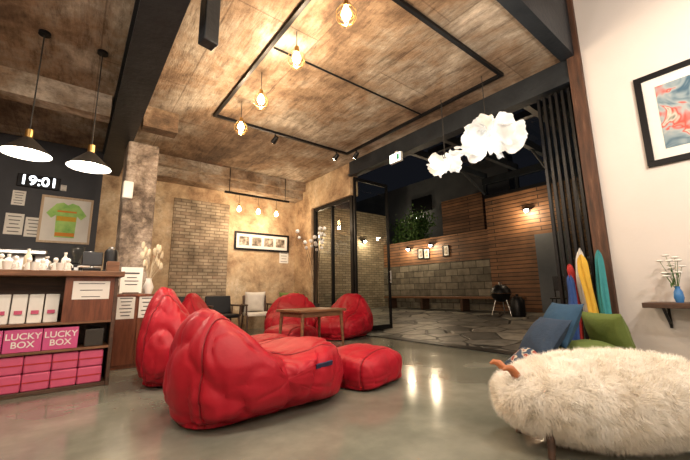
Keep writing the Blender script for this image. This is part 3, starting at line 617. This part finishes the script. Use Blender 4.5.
# cloud lamps
def cloud(loc,sx,sz,npet,w,seed):
    r=root("paper_cloud_lamp","white folded paper cloud pendant lamp, lit","lamp",loc,0,"paper cloud pendant lamps")
    rn=random.Random(seed); b=M(); n=14
    for k in range(npet):
        az=2.4*k+rn.uniform(-.3,.3); rad=rn.uniform(.25,.62)*sx
        c=Vector((rad*math.cos(az),rad*math.sin(az),rn.uniform(-.35,.35)*sz)); q=Euler((rn.uniform(-.9,.9),rn.uniform(-.9,.9),az)).to_matrix()
        s=rn.uniform(.17,.24)*sx/.38; g=[]
        for i in range(n+1):
            row=[]
            for j in range(n+1):
                u=2*i/n-1;v=2*j/n-1; rr=math.hypot(u,v); cut=min(1,1.15/max(rr,.01)) 
                z=.55*(u*u)-.45*v*v+.16*math.sin(4*u+seed+k)*(v+.5)
                jag=(1+.22*noise.noise(Vector((u*3+k,v*3,seed))))*cut
                row.append(b.bm.verts.new(c+q@(Vector((u*jag,v*jag*.75,z))*s)))
            g.append(row)
        for i in range(n):
            for j in range(n): b.bm.faces.new((g[i][j],g[i+1][j],g[i+1][j+1],g[i][j+1]))
    P(r,"lamp_shade",b,'cloud'); P(r,"cord",M().cyl((0,0,0),(0,0,H-loc[2]),.005,n=6).cyl((.09,.05,.0),(.05,.03,H-loc[2]),.003,n=5),'cord'); P(r,"bulb",M().sph((0,0,0),.05),'bulbs')
    point("cloud_light",(0,0,-sz*2.4),w,(1,.92,.8),.2,r)
cloud((3.76,2.0,2.58),.38,.24,13,9,3); cloud((3.80,2.64,2.48),.23,.2,9,4,8)
r=root("exit_sign","lit white and green exit sign under the header","sign",(XO-.12,3.85,3.02),math.radians(-90))
P(r,"sign_box",M().box((0,0,0),(.26,.05,.16)),'white',.004); P(r,"sign_panel",M().box((0,-.027,0),(.24,.004,.14)),'signlight')
P(r,"pictogram",M().sph((-.02,-.03,.035),(.013,.003,.013),8,6).box((-.02,-.03,.0),(.022,.003,.05),(0,.25,0)).box((.005,-.03,-.035),(.012,.003,.045),(0,-.6,0)).box((-.045,-.03,-.035),(.012,.003,.045),(0,.6,0)).box((.07,-.03,0),(.05,.003,.1)),'green'); P(r,"bracket",M().box((0,.05,.09),(.05,.1,.06)),'white')
solo("ceiling_speaker",M().box((0,0,-.26),(.13,.12,.50)).box((0,0,-.01),(.08,.08,.02)),'steel',"dark box speaker hung under the ceiling","speaker",(.72,2.78,H),.2,None,.01)
solo("ceiling_conduit",M().cyl((1.46,3.05,H-.02),(3.86,3.05,H-.02),.012,n=8),'black',"thin black conduit fixed under the concrete ceiling","pipe",(0,0,0))
# ---------------------------------------------------------------- shelf at right
r=root("wall_shelf","dark wooden wall shelf with thin black brackets on the white wall","shelf",(XO,.52,.66),math.radians(-90))
P(r,"board",M().bx(-.32,.4,-.32,0,-.045,0),'woodd',.004)
for x in(-.2,.3): P(r,"bracket",M().box((x,-.01,-.13),(.02,.02,.2)).box((x,-.12,-.12),(.02,.27,.015),(math.radians(-38),0,0)),'black')
r=root("flower_vase","small white blossoms in a blue vase on the shelf","flowers",(4.08,.61,.66),0)
P(r,"vase",M().lathe([(0,0),(.025,0),(.035,.04),(.03,.09),(.016,.12),(.02,.135),(.015,.135),(0,.1)]),'glassblue')
rn=random.Random(12)
for i in range(14):
    a=rn.uniform(0,6.28); sp=rn.uniform(.02,.10); hh=rn.uniform(.22,.42); tip=(sp*math.cos(a),sp*math.sin(a),hh)
    P(r,"stem",M().tube([(0,0,.1),(tip[0]*.4,tip[1]*.4,hh*.6),tip],.002,5),'leaf')
    b=M()
    for k in range(5): b.sph((tip[0]+.013*math.cos(k*1.26),tip[1]+.013*math.sin(k*1.26),tip[2]),(.016,.016,.009),8,6)
    P(r,"blossom",b,'cotton')
    if i<8: P(r,"leaf",M().sph((tip[0]*.6,tip[1]*.6,hh*.65),(.014,.006,.02),6,5),'leaf')
paper((4.16,.455,.81),.13,.29,math.radians(-60),"white card standing on the dark shelf",4)
solo("small_box",M().box((0,0,.03),(.1,.08,.06)),'bluec',"small blue box on the dark shelf","box",(4.02,.40,.66),.2,None,.004)
# ---------------------------------------------------------------- cotton branches
r=root("cotton_branch_vase","tall branches with white cotton balls by the window","plant",(4.0,6.1,0),0)
P(r,"vase",M().lathe([(0,0),(.1,0),(.13,.25),(.07,.5),(.08,.55),(.065,.55),(.05,.48),(0,.3)]),'shadeout')
rn=random.Random(9)
for i in range(11):
    a=rn.uniform(0,6.28); sp=rn.uniform(.1,.5); hh=rn.uniform(1.75,2.2); tip=Vector((min(sp*math.cos(a),.2),sp*math.sin(a),hh)); P(r,"branch",M().tube([(0,0,.5),(tip[0]*.25,tip[1]*.25,1.2),(tip[0]*.6,tip[1]*.6,hh*.86),tip],.004,6),'bark')
    P(r,"cotton_ball",M().sph(tip,.042,12,8),'cotton'); P(r,"cotton_ball",M().sph(tip*.93+Vector((.03,.03,.02)),.034,12,8),'cotton')
# ---------------------------------------------------------------- courtyard objects
def gz(x): return .22*(x-XO-.2)/(9-XO-.2)
r=root("wooden_bench","long wooden ledge bench against the courtyard wall","bench",(8.68,6.4,gz(8.68)),0)
P(r,"seat",M().box((0,0,.36),(.42,4.6,.06)),'wood',.008)
for y in(-2.1,-.7,.7,2.1): P(r,"leg",M().box((0,y,.165),(.34,.08,.33)),'woodd',.004)
def sconce(loc,w,rz=0):
    r=root("wall_or_fill_lamp","small lit brass wall lamp in the courtyard, some added as fill","lamp",loc,rz,"courtyard wall lamps")
    P(r,"bracket",M().box((-.01,0,0),(.02,.08,.1)).cyl((-.02,0,.02),(-.12,0,.06),.01),'black'); P(r,"lamp_shade",M().lathe([(.02,.10),(.04,.08),(.10,.02),(.095,.02),(.03,.08)],c=(-.13,0,0),n=18),'black'); P(r,"bulb",M().sph((-.13,0,.01),.05),'bulbw')
    point("wall_or_fill_lamp_light",(-.26,0,-.06),w,(1,.78,.50),.06,r)
sconce((9.03,6.95,2.18),26); sconce((8.95,3.85,2.72),38); sconce((9.03,7.9,2.15),16)
sconce((6.0,9.2,2.5),45,math.radians(90)); sconce((8.0,9.2,2.5),25,math.radians(90))  # side wall lamps added to brighten the view through the glass
sconce((8.95,1.2,2.72),30); sconce((10.9,9.0,3.7),16)  # second lamp added on the neighbour wall to light the tree foliage
for y,z in((7.45,1.98),(7.20,1.96),(6.45,1.98)): frame("framed_picture","small black framed picture on courtyard siding",(9.03,y,z),math.radians(-90),.24,.34,.025,.04,'photo')
r=root("courtyard_tree","leafy green tree rising behind the courtyard wall","tree",(10.05,8.7,0),0)
tb=M(); lf=M(); rn=random.Random(4)
tb.tube([(0,0,0),(.03,.02,1.1),(-.02,.05,2.2),(.04,.0,3.5)],[.07,.06,.045,.025],10)
for i in range(18):
    a=rn.uniform(0,6.28); z=rn.uniform(2.2,3.3); tip=Vector((.45*math.cos(a),.65*math.sin(a),z+rn.uniform(.1,.5))); tb.tube([(0,.02,z),tip*.5+Vector((0,0,z*.5)),tip],[.022,.014,.006],6)
    for k in range(150):
        t_=rn.uniform(.3,1.08); p=Vector((tip.x*t_,tip.y*t_,z+(tip.z-z)*t_)); p+=Vector((rn.gauss(0,.12),rn.gauss(0,.18),rn.gauss(0,.18))); p.x=max(-.7,min(.7,p.x))
        q=Euler((rn.uniform(0,6),rn.uniform(0,6),rn.uniform(0,6))).to_matrix(); vs=[lf.bm.verts.new(p+q@Vector(c)) for c in((-.07,0,0),(0,-.028,.006),(.07,0,0),(0,.028,.006))]; lf.bm.faces.new(vs)
P(r,"trunk",tb,'bark'); o=P(r,"foliage",lf,'leaf',smooth=False); o["kind"]="stuff"
r=root("barbecue_grill","black kettle barbecue grill on the patio","grill",(8.15,4.35,gz(8.15)),0)
P(r,"bowl",M().lathe([(0,.30),(.12,.32),(.20,.40),(.23,.50),(.22,.50),(.17,.41),(0,.36)]),'black'); P(r,"lid",M().lathe([(.235,.51),(.22,.59),(.15,.68),(.05,.72),(0,.72)]),'black'); P(r,"lid_handle",M().tube([(-.05,0,.71),(-.04,0,.76),(.04,0,.76),(.05,0,.71)],.01),'chrome')
for i in range(3):
    a=i*2.09+.3; P(r,"leg",M().cyl((.25*math.cos(a),.25*math.sin(a),0),(.14*math.cos(a),.14*math.sin(a),.35),.012),'chrome')
solo("gas_canister",M().lathe([(0,0),(.14,0),(.15,.05),(.15,.35),(.1,.43),(.03,.45),(.03,.5),(0,.5)]),'black',"black round canister beside the grill","container",(8.0,3.9,gz(8.0)))
r=root("patio_chair","black metal patio chair near the wood wall","chair",(7.9,2.9,gz(7.9)),math.radians(100))
P(r,"seat",M().box((0,0,.42),(.42,.42,.03)),'black',.006); P(r,"backrest",M().box((0,-.2,.72),(.4,.02,.3)).box((-.18,-.2,.5),(.025,.025,.2)).box((.18,-.2,.5),(.025,.025,.2)),'black',.004)
for sx in(-1,1):
    for sy in(-1,1): P(r,"leg",M().cyl((sx*.2,sy*.2,0),(sx*.17,sy*.17,.41),.012),'black')
r=root("pergola","dark steel and glass canopy frame over the courtyard","pergola",(0,0,0))
for y in(.6,1.5,2.4,3.2,4.1,5.0): P(r,"beam",M().bx(5.2,9.1,y-.05,y+.05,3.9,4.06),'steel')
P(r,"beam",M().bx(8.98,9.1,0,5.06,3.72,3.9),'steel'); P(r,"beam",M().bx(6.6,6.7,0,5.06,4.06,4.2),'steel'); P(r,"beam",M().bx(5.2,5.3,0,5.06,4.06,4.2),'steel')
P(r,"canopy_glass",M().quad([(5.2,.1,4.21),(9.1,.1,4.21),(9.1,5.06,4.21),(5.2,5.06,4.21)]),'glass')
for y in(.5,1.7,2.9,4.1,5.0): P(r,"post",M().bx(9.0,9.08,y-.04,y+.04,3.38,3.72),'steel')
for y in(3.2,5.0): P(r,"brace",M().cyl((9.0,y,3.42),(7.9,y,3.92),.03,n=8),'steel')
# ---------------------------------------------------------------- fill bulbs added out of view over the front half of the room
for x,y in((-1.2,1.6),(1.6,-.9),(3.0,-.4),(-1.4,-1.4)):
    edison((x,y,2.75),H if y>1.3 else HF,80,False,"bare bulb pendant added out of view as fill","fill bulbs added out of view",(1,.88,.74))
# ---------------------------------------------------------------- world, camera
w=bpy.data.worlds.new("night"); bpy.context.scene.world=w; w.use_nodes=True
w.node_tree.nodes["Background"].inputs[0].default_value=(.010,.011,.015,1); w.node_tree.nodes["Background"].inputs[1].default_value=.5
cam=bpy.data.cameras.new("camera"); cam.lens=18.0; cam.sensor_width=36; co=bpy.data.objects.new("camera",cam); COL.objects.link(co)
yaw=math.radians(38.1); p=math.radians(10.0); roll=.015
F=Vector((math.sin(yaw),math.cos(yaw),0)); R0=Vector((math.cos(yaw),-math.sin(yaw),0)); Z=Vector((0,0,1))
fw=F*math.cos(p)+Z*math.sin(p); u0=-F*math.sin(p)+Z*math.cos(p)
R=R0*math.cos(roll)-u0*math.sin(roll); U=u0*math.cos(roll)+R0*math.sin(roll)
mt=Matrix((R,U,-fw)).transposed().to_4x4(); mt.translation=(0,0,.8); co.matrix_world=mt
cam.clip_start=.05
bpy.context.scene.camera=co
bpy.context.scene.view_settings.view_transform='Standard'
bpy.context.scene.view_settings.exposure=0.2
